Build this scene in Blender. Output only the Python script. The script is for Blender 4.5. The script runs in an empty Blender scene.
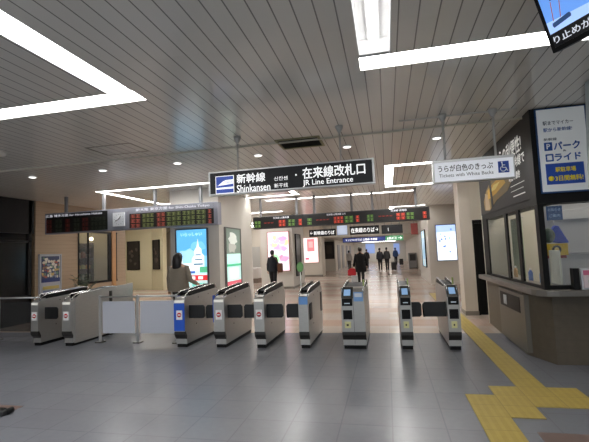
import bpy, bmesh, math, random
from mathutils import Vector, Matrix
random.seed(7)
PI = math.pi
C = bpy.context.scene.collection
S = bpy.context.scene
# ------------------------------------------------------------------ materials
def _lin(c): return tuple(((v/12.92) if v <= .04045 else ((v+.055)/1.055)**2.4) for v in c)
def rgb(h):
    return _lin((int(h[0:2],16)/255, int(h[2:4],16)/255, int(h[4:6],16)/255))
_m = {}
def mat(name, col, rough=.5, metal=0.0, emit=0.0, alpha=1.0, noise=0.0, nscale=20, trans=0.0, bump=0.0):
    if name in _m: return _m[name]
    m = bpy.data.materials.new(name); m.use_nodes = True
    nt = m.node_tree; b = nt.nodes['Principled BSDF']
    c = rgb(col) if isinstance(col, str) else col
    b.inputs['Base Color'].default_value = (*c, 1)
    b.inputs['Roughness'].default_value = rough
    b.inputs['Metallic'].default_value = metal
    if emit:
        b.inputs['Emission Color'].default_value = (*c, 1)
        b.inputs['Emission Strength'].default_value = emit
    if alpha < 1: b.inputs['Alpha'].default_value = alpha
    if trans: b.inputs['Transmission Weight'].default_value = trans
    if noise or bump:
        tc = nt.nodes.new('ShaderNodeTexCoord'); n = nt.nodes.new('ShaderNodeTexNoise')
        n.inputs['Scale'].default_value = nscale; n.inputs['Detail'].default_value = 4
        nt.links.new(tc.outputs['Object'], n.inputs['Vector'])
        if noise:
            mx = nt.nodes.new('ShaderNodeMix'); mx.data_type = 'RGBA'
            mx.inputs['A'].default_value = (*[v*(1-noise) for v in c], 1)
            mx.inputs['B'].default_value = (*[min(1, v*(1+noise)) for v in c], 1)
            nt.links.new(n.outputs['Fac'], mx.inputs['Factor'])
            nt.links.new(mx.outputs['Result'], b.inputs['Base Color'])
        if bump:
            bp = nt.nodes.new('ShaderNodeBump'); bp.inputs['Strength'].default_value = bump; bp.inputs['Distance'].default_value = .01
            nt.links.new(n.outputs['Fac'], bp.inputs['Height']); nt.links.new(bp.outputs['Normal'], b.inputs['Normal'])
    _m[name] = m
    return m
class NT:
    def __init__(s, name, rough=.5, metal=0.0):
        s.m = bpy.data.materials.new(name); s.m.use_nodes = True; s.nt = s.m.node_tree
        s.b = s.nt.nodes['Principled BSDF']; s.b.inputs['Roughness'].default_value = rough; s.b.inputs['Metallic'].default_value = metal
        s.tc = s.nt.nodes.new('ShaderNodeTexCoord'); _m[name] = s.m
        s.sep = s.nt.nodes.new('ShaderNodeSeparateXYZ'); s.nt.links.new(s.tc.outputs['Object'], s.sep.inputs[0])
    def L(s, a, b): s.nt.links.new(a, b)
    def math(s, op, a, b=None, c=None):
        n = s.nt.nodes.new('ShaderNodeMath'); n.operation = op
        for i, v in enumerate((a, b, c)):
            if v is None: continue
            if isinstance(v, (int, float)): n.inputs[i].default_value = v
            else: s.L(v, n.inputs[i])
        return n.outputs[0]
    def mix(s, f, a, b):
        n = s.nt.nodes.new('ShaderNodeMix'); n.data_type = 'RGBA'
        if isinstance(f, (int, float)): n.inputs['Factor'].default_value = f
        else: s.L(f, n.inputs['Factor'])
        for k, v in (('A', a), ('B', b)):
            if isinstance(v, tuple): n.inputs[k].default_value = (*v, 1)
            else: s.L(v, n.inputs[k])
        return n.outputs['Result']
    def noise(s, scale, detail=3, vec=None):
        n = s.nt.nodes.new('ShaderNodeTexNoise'); n.inputs['Scale'].default_value = scale; n.inputs['Detail'].default_value = detail
        s.L(vec if vec is not None else s.tc.outputs['Object'], n.inputs['Vector']); return n.outputs['Fac']
    def stripes(s, coord, period, off, width):   # 1 inside the line
        v = s.math('FRACT', s.math('DIVIDE', s.math('SUBTRACT', coord, off), period))
        return s.math('LESS_THAN', v, width/period)
    def cells(s, period, off):
        n = s.nt.nodes.new('ShaderNodeTexWhiteNoise'); n.noise_dimensions = '2D'
        cb = s.nt.nodes.new('ShaderNodeCombineXYZ')
        for i in (0, 1):
            s.L(s.math('FLOOR', s.math('DIVIDE', s.math('SUBTRACT', s.sep.outputs[i], off[i]), period[i])), cb.inputs[i])
        s.L(cb.outputs[0], n.inputs['Vector']); return n.outputs['Value']
    def bump(s, h, st=.3, d=.005):
        bp = s.nt.nodes.new('ShaderNodeBump'); bp.inputs['Strength'].default_value = st; bp.inputs['Distance'].default_value = d
        s.L(h, bp.inputs['Height']); s.L(bp.outputs['Normal'], s.b.inputs['Normal'])
    def col(s, c): s.L(c, s.b.inputs['Base Color'])
# floor of the unpaid side: grey granite tiles
f = NT('granite_grey', .26)
seam = f.math('MAXIMUM', f.stripes(f.sep.outputs[0], .47, -.05, .012), f.stripes(f.sep.outputs[1], .47, 6.76, .012))
base = f.mix(f.noise(14, 3), rgb('76787e'), rgb('808288'))
base = f.mix(f.math('MULTIPLY', f.cells((.47, .47), (-.05, 6.76)), .22), base, rgb('6b6c72'))
base = f.mix(f.math('MULTIPLY', f.noise(.9, 4), .35), base, rgb('62646c'))
f.col(f.mix(f.math('MULTIPLY', seam, .26), base, rgb('45464a')))
# floor of the paid side: salmon and cream bands
f = NT('granite_pink', .2)
cell = f.cells((.94, .47), (-.05, 8.17))
band = f.stripes(f.sep.outputs[1], 1.88, 8.9, .8)
c1 = f.mix(cell, rgb('c2b6ab'), rgb('b8a698'))
c2 = f.mix(cell, rgb('b09284'), rgb('bda598'))
c = f.mix(band, c1, c2)
c = f.mix(f.math('MULTIPLY', f.noise(30, 3), .4), c, rgb('a99a8e'))
sm = f.math('MAXIMUM', f.stripes(f.sep.outputs[0], .47, -.05, .006), f.stripes(f.sep.outputs[1], .47, 8.17, .006))
f.col(f.mix(f.math('MULTIPLY', sm, .4), c, rgb('7c6a60')))
# ceiling: painted metal slats
f = NT('metal_slats', .2)
ln = f.stripes(f.sep.outputs[0], .152, .03, .011)
b0 = f.mix(f.math('MULTIPLY', f.noise(.6, 4), .6), rgb('e6e3dc'), rgb('dcd8ce'))
b0 = f.mix(f.math('MULTIPLY', f.cells((.152, 3.1), (.03, .1)), .25), b0, rgb('d0ccc2'))
f.col(f.mix(f.math('MULTIPLY', ln, .75), b0, rgb('55534e')))
f.bump(f.math('SUBTRACT', 1.0, ln), .4, .01)
f.b.inputs['IOR'].default_value = 1.6
# wood clad wall
f = NT('wood_cladding', .5)
ln = f.stripes(f.sep.outputs[2], .12, 0, .006)
mp = f.nt.nodes.new('ShaderNodeMapping'); mp.inputs['Scale'].default_value = (1, .4, 14); f.L(f.tc.outputs['Object'], mp.inputs['Vector'])
wc = f.mix(f.noise(3, 4, mp.outputs[0]), rgb('94806a'), rgb('b0997e'))
f.col(f.mix(f.math('MULTIPLY', ln, .5), wc, rgb('5d4a38')))
# tactile paving
f = NT('tactile_yellow', .55)
bar = f.stripes(f.sep.outputs[0], .075, .74, .032)
tl = f.math('MAXIMUM', f.stripes(f.sep.outputs[0], .3, .735, .007), f.stripes(f.sep.outputs[1], .3, 4.26, .007))
yc = f.mix(f.noise(9, 4), rgb('9c863a'), rgb('b39c4a'))
yc = f.mix(f.math('MULTIPLY', bar, .25), yc, rgb('c0aa58'))
f.col(f.mix(f.math('MULTIPLY', tl, .6), yc, rgb('6b5d2c')))
f.bump(bar, .6, .006)
# brushed steel
f = NT('brushed_steel', .38, .7)
mp = f.nt.nodes.new('ShaderNodeMapping'); mp.inputs['Scale'].default_value = (3, 3, 60); f.L(f.tc.outputs['Object'], mp.inputs['Vector'])
f.col(f.mix(f.noise(4, 4, mp.outputs[0]), rgb('a2a09c'), rgb('c2c0bc')))
f = NT('counter_cladding', .5)
ln = f.math('MAXIMUM', f.stripes(f.sep.outputs[2], .16, 0, .005), f.stripes(f.sep.outputs[1], .3, 0, .005))
cc = f.mix(f.noise(12, 4), rgb('50483d'), rgb('63594b'))
f.col(f.mix(f.math('MULTIPLY', ln, .5), cc, rgb('4b443b')))
M = lambda n: _m[n]
white = mat('white_paint', 'cfcac2', .5, noise=.03, nscale=3)
cream = mat('cream_wall', 'cdc5b8', .55, noise=.04, nscale=2)
yellowwall = mat('yellow_cream_wall', 'cfc6a6', .6, noise=.03, nscale=2)
greycol = mat('grey_column', 'a8a39c', .5, noise=.04, nscale=3)
black = mat('black_paint', '0b0b0c', .5)
satin = mat('satin_black', '141314', .45, noise=.1, nscale=6)
dark = mat('dark_charcoal', '2a2a2c', .4, noise=.08, nscale=8)
chrome = mat('chrome', 'd4d4d4', .15, 1.0)
steel = _m['brushed_steel']
dsteel = mat('dark_steel', '4a4844', .35, .7, noise=.05)
hang = mat('hanger_grey', 'b4b2ae', .5)
alu = mat('aluminium', 'bcbcbc', .35, .6)
boardgrey = mat('board_grey', '8b8c96', .5)
woff = mat('white_acrylic', 'e0e2e6', .4)
glass = mat('clear_glass', (.6,.65,.65), .03, alpha=.08)
dglass = mat('dark_glass', (.01,.011,.012), .1, alpha=.8)
dglass.node_tree.nodes['Principled BSDF'].inputs['Specular IOR Level'].default_value = .25
lamp = mat('lamp_diffuser', (1,.985,.96), .5, emit=11)
tube = mat('fluorescent_tube', (1,.985,.97), .5, emit=7)
down = mat('downlight_lens', (1,.98,.95), .5, emit=2)
hall = mat('hall_lamp_diffuser', (1,.985,.955), .5, emit=17)
farlamp = mat('far_lamp_diffuser', (1,.97,.93), .5, emit=7)
for _k in (black, satin): _k.node_tree.nodes['Principled BSDF'].inputs['Specular IOR Level'].default_value = .2
def E(name, col, s=1.0): return mat(name, col, .4, emit=s)
def P(col, rough=.6): return mat('paint_'+col, col, rough)
# ------------------------------------------------------------------ mesh builder
class MB:
    def __init__(s): s.bm = bmesh.new(); s.mats = []
    def mi(s, m):
        if m is None: return 0
        if m not in s.mats: s.mats.append(m)
        return s.mats.index(m)
    def _new(s, vs, fs, m=None, smooth=False):
        i = s.mi(m) if m else 0
        v = [s.bm.verts.new(p) for p in vs]
        for f in fs:
            try:
                q = s.bm.faces.new([v[k] for k in f]); q.material_index = i; q.smooth = smooth
            except ValueError: pass
        return s
    def box(s, x0, x1, y0, y1, z0, z1, m=None, b=0.0):
        if b:
            t = bmesh.new()
            vs = [t.verts.new(p) for p in ((x0,y0,z0),(x1,y0,z0),(x1,y1,z0),(x0,y1,z0),(x0,y0,z1),(x1,y0,z1),(x1,y1,z1),(x0,y1,z1))]
            for f in ((3,2,1,0),(4,5,6,7),(0,1,5,4),(1,2,6,5),(2,3,7,6),(3,0,4,7)): t.faces.new([vs[k] for k in f])
            bmesh.ops.bevel(t, geom=t.edges[:], offset=b, segments=2, profile=.6, affect='EDGES')
            s.join(t, m); return s
        return s._new(((x0,y0,z0),(x1,y0,z0),(x1,y1,z0),(x0,y1,z0),(x0,y0,z1),(x1,y0,z1),(x1,y1,z1),(x0,y1,z1)),
                      ((3,2,1,0),(4,5,6,7),(0,1,5,4),(1,2,6,5),(2,3,7,6),(3,0,4,7)), m)
    def join(s, t, m=None, smooth=False):
        t.verts.index_update()
        s._new([v.co[:] for v in t.verts], [[v.index for v in f.verts] for f in t.faces], m, smooth); t.free()
    def prism(s, pts, a0, a1, axis='x', m=None, b=0.0):
        """pts polygon in the two other axes, extruded from a0 to a1"""
        def mk(a, p):
            return {'x': (a, p[0], p[1]), 'y': (p[0], a, p[1]), 'z': (p[0], p[1], a)}[axis]
        t = bmesh.new(); n = len(pts)
        A = [t.verts.new(mk(a0, p)) for p in pts]; B = [t.verts.new(mk(a1, p)) for p in pts]
        t.faces.new(A[::-1]); t.faces.new(B)
        for i in range(n): t.faces.new((A[i], A[(i+1) % n], B[(i+1) % n], B[i]))
        bmesh.ops.recalc_face_normals(t, faces=t.faces[:])
        if b:
            es = [e for e in t.edges if (e.verts[0] in A) == (e.verts[1] in A)]
            bmesh.ops.bevel(t, geom=es, offset=b, segments=2, profile=.6, affect='EDGES')
        s.join(t, m); return s
    def tube(s, pts, rad, seg=10, m=None, flat=1.0):
        pts = [Vector(p) for p in pts]; n = len(pts)
        if isinstance(rad, (int, float)): rad = [rad]*n
        vs = []; fs = []
        ref = None
        for i, p in enumerate(pts):
            d = (pts[min(i+1, n-1)] - pts[max(i-1, 0)]).normalized()
            if ref is None:
                ref = Vector((1, 0, 0)) if abs(d.x) < .8 else Vector((0, 0, 1))
            u = (ref - d*ref.dot(d)).normalized(); w = d.cross(u); ref = u
            for k in range(seg):
                a = 2*PI*k/seg
                vs.append((p + u*math.cos(a)*rad[i] + w*math.sin(a)*rad[i]*flat)[:])
        for i in range(n-1):
            for k in range(seg):
                fs.append((i*seg+k, i*seg+(k+1) % seg, (i+1)*seg+(k+1) % seg, (i+1)*seg+k))
        fs.append(tuple(range(seg))[::-1]); fs.append(tuple(range((n-1)*seg, n*seg)))
        return s._new(vs, fs, m, True)
    def loft(s, rings, seg=18, m=None):
        """rings of (x, y, z, rx, ry)"""
        vs = []; fs = []; n = len(rings)
        for (x, y, z, rx, ry) in rings:
            for k in range(seg):
                a = 2*PI*k/seg; vs.append((x+rx*math.cos(a), y+ry*math.sin(a), z))
        for i in range(n-1):
            for k in range(seg): fs.append((i*seg+k, i*seg+(k+1) % seg, (i+1)*seg+(k+1) % seg, (i+1)*seg+k))
        fs.append(tuple(range(seg))[::-1]); fs.append(tuple(range((n-1)*seg, n*seg)))
        return s._new(vs, fs, m, True)
    def ball(s, c, r, m=None, seg=14):
        if isinstance(r, (int, float)): r = (r, r, r)
        t = bmesh.new(); bmesh.ops.create_uvsphere(t, u_segments=seg, v_segments=max(6, seg-4), radius=1)
        for v in t.verts: v.co = Vector((c[0]+v.co.x*r[0], c[1]+v.co.y*r[1], c[2]+v.co.z*r[2]))
        s.join(t, m, True); return s
    def cyl(s, c, r, h, axis='z', m=None, seg=20, r2=None):
        r2 = r if r2 is None else r2
        ax = {'x': (1,0,0), 'y': (0,1,0), 'z': (0,0,1)}[axis]
        a = Vector(c); b = a + Vector(ax)*h
        return s.tube([a, b], [r, r2], seg, m)
    def build(s, name, m=None, parent=None, loc=(0,0,0), rz=0):
        me = bpy.data.meshes.new(name); 
        s.bm.to_mesh(me); s.bm.free()
        for q in (s.mats if s.mats else [m]): me.materials.append(q)
        if m and not s.mats: pass
        o = bpy.data.objects.new(name, me); C.objects.link(o); o.location = loc; o.rotation_euler = (0,0,rz)
        if parent: o.parent = parent
        return o
def thing(name, label, cat, loc=(0,0,0), rz=0, group=None):
    o = bpy.data.objects.new(name, None); C.objects.link(o); o.location = loc; o.rotation_euler = (0,0,rz)
    o.empty_display_size = .1
    o['label'] = label; o['category'] = cat
    if group: o['group'] = group
    return o
def tag(o, label, cat, group=None, kind=None):
    o['label'] = label; o['category'] = cat
    if group: o['group'] = group
    if kind: o['kind'] = kind
    return o
def struct(o): o['kind'] = 'structure'; return o
def dup(root, loc, rz=None, label=None, group=None):
    r = root.copy(); C.objects.link(r); r.location = loc
    if rz is not None: r.rotation_euler = (0,0,rz)
    if label: r['label'] = label
    if group: r['group'] = group
    for ch in list(root.children):
        c = ch.copy(); C.objects.link(c); c.parent = r
        for g in list(ch.children):
            d = g.copy(); C.objects.link(d); d.parent = c
    return r
def text(name, s, x0, x1, z0, z1, y, m, parent, bold=.0, loc=(0,0,0), keep=False, shear=0):
    """lettering filling a rectangle of the local x-z plane, facing -y"""
    cu = bpy.data.curves.new('t', 'FONT'); cu.body = s; cu.extrude = .0; cu.resolution_u = 3; cu.shear = shear
    o = bpy.data.objects.new('t', cu); C.objects.link(o)
    bpy.context.view_layer.update()
    me = bpy.data.meshes.new_from_object(o.evaluated_get(bpy.context.evaluated_depsgraph_get()))
    bpy.data.objects.remove(o); bpy.data.curves.remove(cu)
    xs = [v.co.x for v in me.vertices]; ys = [v.co.y for v in me.vertices]
    if bold:
        bm = bmesh.new(); bm.from_mesh(me); n0 = len(bm.verts)
        src = bm.verts[:] + bm.edges[:] + bm.faces[:]
        for i, (ax, ay) in enumerate(((1,0),(-1,0),(0,1),(0,-1))):
            g = bmesh.ops.duplicate(bm, geom=src)
            for e in g['geom']:
                if isinstance(e, bmesh.types.BMVert): e.co += Vector((ax*bold*1.3, ay*bold*1.3, (i+1)*.002))
        bm.to_mesh(me); bm.free()
        xs = [v.co.x for v in me.vertices]; ys = [v.co.y for v in me.vertices]
    a, b, c, d = min(xs), max(xs), min(ys), max(ys)
    sx = (x1-x0)/(b-a); sz = (z1-z0)/(d-c)
    if keep: sx = min(sx, sz*1.2)
    for v in me.vertices: v.co = Vector((x0+(v.co.x-a)*sx, y-v.co.z*.12, z0+(v.co.y-c)*sz))
    me.materials.clear(); me.materials.append(m); me.name = name
    q = bpy.data.objects.new(name, me); C.objects.link(q); q.parent = parent; q.location = loc
    return q
# ------------------------------------------------------------------ setting: floor, ceiling, walls
ZC = 3.4
struct(MB().box(-14, 6, -4, 8.17, -.1, 0).build('floor', M('granite_grey')))
struct(MB().box(-16, 6, 8.17, 56, -.1, 0).build('floor_inner', M('granite_pink'))).name = 'floor'
mats_ = [(1.16, 2.7, 2.6, 3.97), (-6.2, -4.15, 2.6, 3.99), (2.0, 3.4, 8.17, 9.9)]
for i, (a, b, c, d) in enumerate(mats_[:2]):
    struct(MB().box(a, b, c, d, -.05, .003).build('trim_%d' % (i+1), mat('brown_granite', '6a5650', .4, noise=.25, nscale=120)))
tp = MB()
for a, b, c, d in ((.735, 1.035, 0, 4.26), (.735, 1.335, 4.26, 4.56), (.735, 1.035, 4.56, 4.86), (1.035, 1.935, 4.56, 5.16), (1.335, 1.635, 5.16, 15.06)):
    tp.box(a, b, c, d, -.02, .006)
o = tp.build('tactile_paving', M('tactile_yellow')); tag(o, 'yellow tactile paving path stepping across the grey floor', 'tactile paving')
# ceiling with the recessed light troughs cut out
arms = []   # (ring id, x0, x1, y0, y1)
W = .29
def ring(x0, x1, y0, y1, right=True, left=True, W=.29):
    r = []
    if left: r.append((x0, x0+W, y0+W, y1-W))
    if right: r.append((x1-W, x1, y0+W, y1-W))
    r.append((x0, x1, y0, y0+W)); r.append((x0, x1, y1-W, y1)); return r
L1 = ring(-7.3, -2.54, .8, 4.02); R1 = ring(-.155, 1.95, .8, 4.02, right=False)
L2 = ring(-7.3, -2.54, 9.1, 12.3, W=.17); R2 = ring(.05, 2.4, 8.9, 12.1, right=False, W=.2)
B1 = [(-3.9, .9, 13.1, 13.3)]
R3 = ring(.2, 1.7, 18.0, 21.2, right=False, W=.2)
L3 = [(-9.0, -4.3, 16.8, 17.05)]; L4 = [(-9.0, -4.3, 22.3, 22.6)]
allh = L1+R1+L2+R2+B1+R3+L3+L4
ys = sorted(set([-4, 27.0] + [h[2] for h in allh] + [h[3] for h in allh]))
cb = MB()
for y0, y1 in zip(ys[:-1], ys[1:]):
    cuts = sorted((h[0], h[1]) for h in allh if h[2] <= y0+1e-6 and h[3] >= y1-1e-6)
    x = -16
    for a, b in cuts:
        if a > x: cb.box(x, a, y0, y1, ZC, ZC+.12)
        x = max(x, b)
    cb.box(x, 6, y0, y1, ZC, ZC+.12)
struct(cb.build('ceiling', M('metal_slats')))
struct(MB().box(-16, 6, 27.0, 56, 2.5, 3.52).build('ceiling', mat('white_soffit', 'd8d4cc', .5)))
struct(MB().box(-16.2, 6.2, -4, 56.2, ZC+.3, ZC+.4).build('ceiling', dark))
def troughlight(strips, label, tubes=(), em=lamp, dz=.035):
    x = sum(s[0]+s[1] for s in strips)/2/len(strips); y = sum(s[2]+s[3] for s in strips)/2/len(strips)
    t = thing('ceiling_light', label, 'ceiling light', (x, y, ZC), 0, 'long recessed ceiling lights')
    hs = MB(); df = MB(); nt = 0
    for i, (a, b, c, d) in enumerate(strips):
        a, b, c, d = a-x, b-x, c-y, d-y
        hs.box(a, b, c, d, .14, .16)
        e = .008
        if b-a > d-c: hs.box(a, b, c, c+e, .0, .14); hs.box(a, b, d-e, d, .0, .14)
        else: hs.box(a, a+e, c, d, .0, .14); hs.box(b-e, b, c, d, .0, .14)
        if i in tubes:
            cx = (a+b)/2; L = 1.16; yy = d-.06
            while yy-L > c-.1:
                tb = MB(); tb.cyl((cx, max(yy-L, c+.02), .085), .019, L if yy-L > c+.02 else yy-c-.02, 'y', None, 10); tb.build('fluorescent_tube', tube, t)
                yy -= L+.06
            hs.box(cx-.05, cx+.05, c, d, .115, .14)
            hs.box(a, b, d-.05, d-.03, .0, .14)
        else:
            df.box(a+e*1.2, b-e*1.2, c+e*1.2, d-e*1.2, dz, dz+.01)
    hs.build('housing', mat('white_enamel', 'e6e6e6', .35), t)
    if len(strips)-len(tubes): df.build('diffuser', em, t)
    return t
troughlight(L1, 'long angled recessed light at the upper left of the ceiling, nearest on the left')
troughlight(R1, 'recessed light at the top right with bare tubes behind the hanging screen', tubes=(0,))
troughlight(L2, 'thin angled recessed light above the left departure board', em=hall)
troughlight(R2, 'recessed light seen just right of the entrance sign end', em=hall)
troughlight(B1, 'single straight ceiling light strip just behind the right departure board hangers', em=hall)
troughlight(R3, 'farther recessed light strip in front of the right back wall', em=hall)
troughlight(L3, 'light strip over the inner hall in front of the second column', em=hall)
troughlight(L4, 'light strip deepest in the inner hall at the left', em=hall)
# far low corridor lights
k = 0
for yy in (30, 34, 38, 42, 46, 50):
    t = MB().box(-2.9, 1.0, yy, yy+.35, 2.47, 2.51).build('ceiling_light', farlamp)
    tag(t, 'low ceiling light panel crossing the far end corridor', 'ceiling light', 'far corridor light panels')
# lights behind the camera and over the inner hall are fittings of the same rows
for (x, y) in ((-5, -1.8), (.5, -1.8)):
    t = MB().box(x-1.3, x+1.3, y, y+.3, ZC-.03, ZC+.01).build('ceiling_light', lamp); tag(t, 'ceiling light strip behind the viewer', 'ceiling light', 'ceiling strips behind the viewer')
for (x, y) in ((-8, 15.5), (-11.5, 16.5), (-1.5, 23.5), (-8.5, 24.5)):
    t = MB().box(x-1.2, x+1.2, y, y+.3, ZC-.03, ZC+.01).build('ceiling_light', hall); tag(t, 'white ceiling strip over the inner concourse', 'ceiling light', 'inner concourse strips')
def wall(name, x0, x1, y0, y1, z0, z1, m): return struct(MB().box(x0, x1, y0, y1, z0, z1).build(name, m))
# left wall X = -9.7
XL = -9.7
wall('wall_left', XL-.2, XL, -4, 3.0, 0, ZC, dark)
wall('wall_left', XL-.2, XL, 9.67, 11.3, 0, ZC, M('wood_cladding'))
wall('wall_left', XL-.2, XL, 11.3, 13.25, 0, .9, M('wood_cladding'))
wall('wall_left', XL-.2, XL, 11.3, 13.25, 2.62, ZC, M('wood_cladding'))
wall('wall_left', XL-.2, XL, 13.25, 13.76, 0, ZC, M('wood_cladding'))
wall('wall_left', -13.2, -13.0, 3.0, 13.76, 0, ZC, mat('shop_back_wall', '8d8677', .6, noise=.1, nscale=4))
wall('wall_left', -13.0, XL-.2, 9.55, 9.67, 0, ZC, dark)
wall('wall_left', -13.0, XL-.2, 3.0, 3.1, 0, ZC, dark)
wall('wall_left', -16, XL-.2, 13.66, 13.76, 0, ZC, yellowwall)
wall('wall_left', -16, -15.8, 13.76, 27, 0, ZC, yellowwall)
wall('wall_back', -15.8, -11.9, 19.2, 19.4, 0, ZC, yellowwall)
struct(MB().prism([(-12.0, 19.2), (-11.0, 18.6), (-10.9, 18.8), (-11.9, 19.4)], 0, ZC, 'z').build('wall_back', yellowwall))
wall('wall_back', -16, -4.12, 26.2, 27.5, 0, ZC, cream)
wall('wall_back', -16, -4.1, 33.0, 56, 0, 2.5, cream)
wall('wall_back', -4.1, 6, 52.0, 52.2, 0, 2.5, mat('far_white_wall', 'dcdad4', .6))
# right
wall('wall_right', 1.77, 5.5, 18.5, 24.0, 0, ZC, white)
wall('wall_right', 2.25, 2.6, 24.0, 56, 0, ZC, cream)
wall('wall_right', 3.1, 5.9, 10.44, 18.5, 0, ZC, cream)
wall('wall_right', 5.8, 6.0, -4, 10, 0, ZC, greycol)
wall('wall_right', 1.70, 1.97, 10.2, 10.75, 0, ZC, mat('beige_column', 'c9c0b4', .5, noise=.04, nscale=2))
wall('wall_right', 1.97, 2.4, 10.24, 10.44, 2.2, ZC, cream)
wall('wall_right', 2.3, 2.5, 9.2, 10.24, 0, ZC, cream)
struct(MB().box(1.97, 2.3, 10.3, 10.36, 0, 2.2).build('door_1', black))
struct(MB().box(1.97, 2.02, 10.22, 10.3, 0, 2.2).box(2.25, 2.3, 10.22, 10.3, 0, 2.2).box(2.02, 2.25, 10.22, 10.3, 2.12, 2.2).build('trim_3', satin))
struct(MB().box(1.69, 1.98, 10.19, 10.76, 0, .1).build('baseboard_right', mat('stone_base', '7d766d', .4)))
# far left side doors in corridor, and baseboards
for i, yy in enumerate((34.5, 38, 42, 46)):
    struct(MB().box(-4.1, -4.06, yy, yy+1.6, 0, 2.1).build('door_%d' % (i+2), mat('grey_door', '8f8f92', .4)))
struct(MB().box(-5.46, -4.1, 26.17, 26.2, 0, .12).build('baseboard_back', mat('stone_base', '7d766d', .4)))
# back-left door on the far wall
struct(MB().box(-9.4, -8.3, 26.16, 26.2, 0, 2.1).build('door_6', mat('light_grey_door', 'b5b3ae', .5)))
# transverse conduit on the ceiling, hatch, detector, vent
struct(MB().box(-9.7, 2.0, 6.26, 6.285, 3.375, 3.4).box(-9.7, 2.0, 6.33, 6.34, 3.392, 3.4).build('trim_4', mat('conduit_paint', 'c4c0b2', .5)))
h = MB()
for a, b, c, d in ((-4.55, -3.75, 5.45, 5.47), (-4.55, -3.75, 5.97, 5.99), (-4.55, -4.53, 5.45, 5.99), (-3.77, -3.75, 5.45, 5.99)): h.box(a, b, c, d, 3.394, 3.41)
tag(h.build('access_hatch', mat('hatch_gap', '8a867c', .6)), 'square access hatch outline in the ceiling left of the downlights', 'hatch')
tag(MB().cyl((-5.9, 5.15, 3.34), .11, .065, 'z', None, 20, .13).build('smoke_detector', white), 'round white smoke detector on the left ceiling', 'smoke detector')
t = thing('ceiling_vent', 'dirty square air vent grille in the ceiling above the entrance sign', 'air vent', (-1.28, 6.42, 3.4))
vb = MB().box(-.36, .36, -.3, -.26, -.015, .01).box(-.36, .36, .26, .3, -.015, .01).box(-.36, -.32, -.26, .26, -.015, .01).box(.32, .36, -.26, .26, -.015, .01)
vb.build('frame', mat('vent_frame', '8e8a68', .6, noise=.2, nscale=10), t)
sl = MB()
for i in range(6): sl.prism([(-.24+i*.085, -.012), (-.235+i*.085, -.016), (-.19+i*.085, -.002), (-.195+i*.085, .002)], -.32, .32, 'x')
sl.box(-.32, .32, -.26, .26, -.001, .003)
sl.build('slat', mat('vent_dark', '2e2c22', .7), t)
for x, lb in ((-7.05, 'leftmost of the row of ceiling downlights'), (-5.39, 'second ceiling downlight from the left, above the left departure board'), (-3.77, 'third ceiling downlight from the left, beside the blue reflection'),
          (-2.17, 'ceiling downlight above the train symbol end of the entrance sign'), (-.57, 'ceiling downlight above the right end of the entrance sign'), (.9, 'ceiling downlight behind the hangers of the white ticket sign')):
    t = thing('downlight', 'small round ' + lb, 'downlight', (x, 6.95, 3.4), 0, 'round downlights in a row')
    MB().tube([(0,0,.0), (0,0,-.012)], [.085, .08], 24).build('rim', mat('white_enamel', 'e6e6e6', .35), t)
    MB().tube([(0,0,-.011), (0,0,-.018)], [.068, .06], 24).build('lens', down, t)
# ------------------------------------------------------------------ left shop front
t = thing('glazed_storefront', 'dark unlit glazed shop frontage at the far left wall', 'storefront', (XL, 6.3, 0), PI/2)
fr = MB()
for x in (-3.2, -1.6, 0, 1.6, 3.2): fr.box(x-.05, x+.05, 0, .12, 0, ZC-.02)
fr.box(-3.25, 3.32, .0, .14, 2.45, ZC-.01); fr.box(-3.25, 3.25, 0, .12, 0, .75); fr.box(-3.25, 3.25, .0, .1, 2.2, 2.26)
fr.build('frame', satin, t)
for x in (-3.15, -1.55, .05, 1.65): MB().box(x, x+1.5, .05, .06, .75, 2.45).build('pane', dglass, t)
t = thing('display_counter', 'dim low counter behind the dark shop glass', 'counter', (-11.0, 7.6, 0), PI/2)
MB().box(-1.4, 1.4, 0, .5, 0, .95).build('body', mat('dim_counter', '7b6a50', .5), t)
MB().box(-1.45, 1.45, -.04, .54, .95, 1.0).build('top', mat('dim_counter_top', 'a99f8a', .4), t)
t = thing('shop_menu_screen', 'faint lit screen hanging inside the dark shop', 'screen', (-11.8, 8.3, 0), PI/2)
MB().box(-.5, .5, 0, .05, 1.75, 2.05).build('panel', E('dim_screen', '46443c', .25), t)

for u_ in (-.4, .37): MB().box(u_, u_+.03, .01,.04, 2.05, 3.4).build('hanger', dark, t)
# wood wall window
t = thing('wall_window', 'black framed window in the wood wall with cafe shelves behind', 'window', (XL, 11.3, 0), PI/2)
fr = MB().box(0, 1.95, -.02, .03, .86, .93).box(0, 1.95, -.02, .03, 2.56, 2.62).box(0, .05, -.02, .03, .9, 2.6).box(.45, .49, -.02, .03, .9, 2.6).box(1.46, 1.62, -.02, .03, .9, 2.6).box(1.86, 1.93, -.02, .03, .9, 2.6)
fr.build('frame', satin, t)
MB().box(.05, .45, .0, .01, .93, 2.57).build('pane', glass, t); MB().box(.49, 1.46, .0, .01, .93, 2.57).build('pane', glass, t)
MB().box(1.64, 1.85, -.04, .05, .0, 2.9).build('post', mat('orange_wood', 'b98a5c', .5, noise=.15, nscale=6), t)
t = thing('cafe_shelf', 'shelf unit of bottles and jars seen through the wall window', 'shelf', (-11.0, 12.0, 0), PI/2)
sh = MB()
for z in (.9, 1.3, 1.7, 2.1): sh.box(-.9, 1.6, 0, .3, z, z+.03)
sh.box(-.95, -.9, 0, .3, 0, 2.3).box(1.6, 1.65, 0, .3, 0, 2.3).box(-.95, 1.65, .3, .33, 0, 2.3)
sh.build('body', mat('shelf_paint', '5c584e', .5), t)
proto = None
cols = ['c9c4b0', 'a8b07a', 'd8d2c0', '6f7f73', 'c2a05c', '8a5b48']
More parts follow.
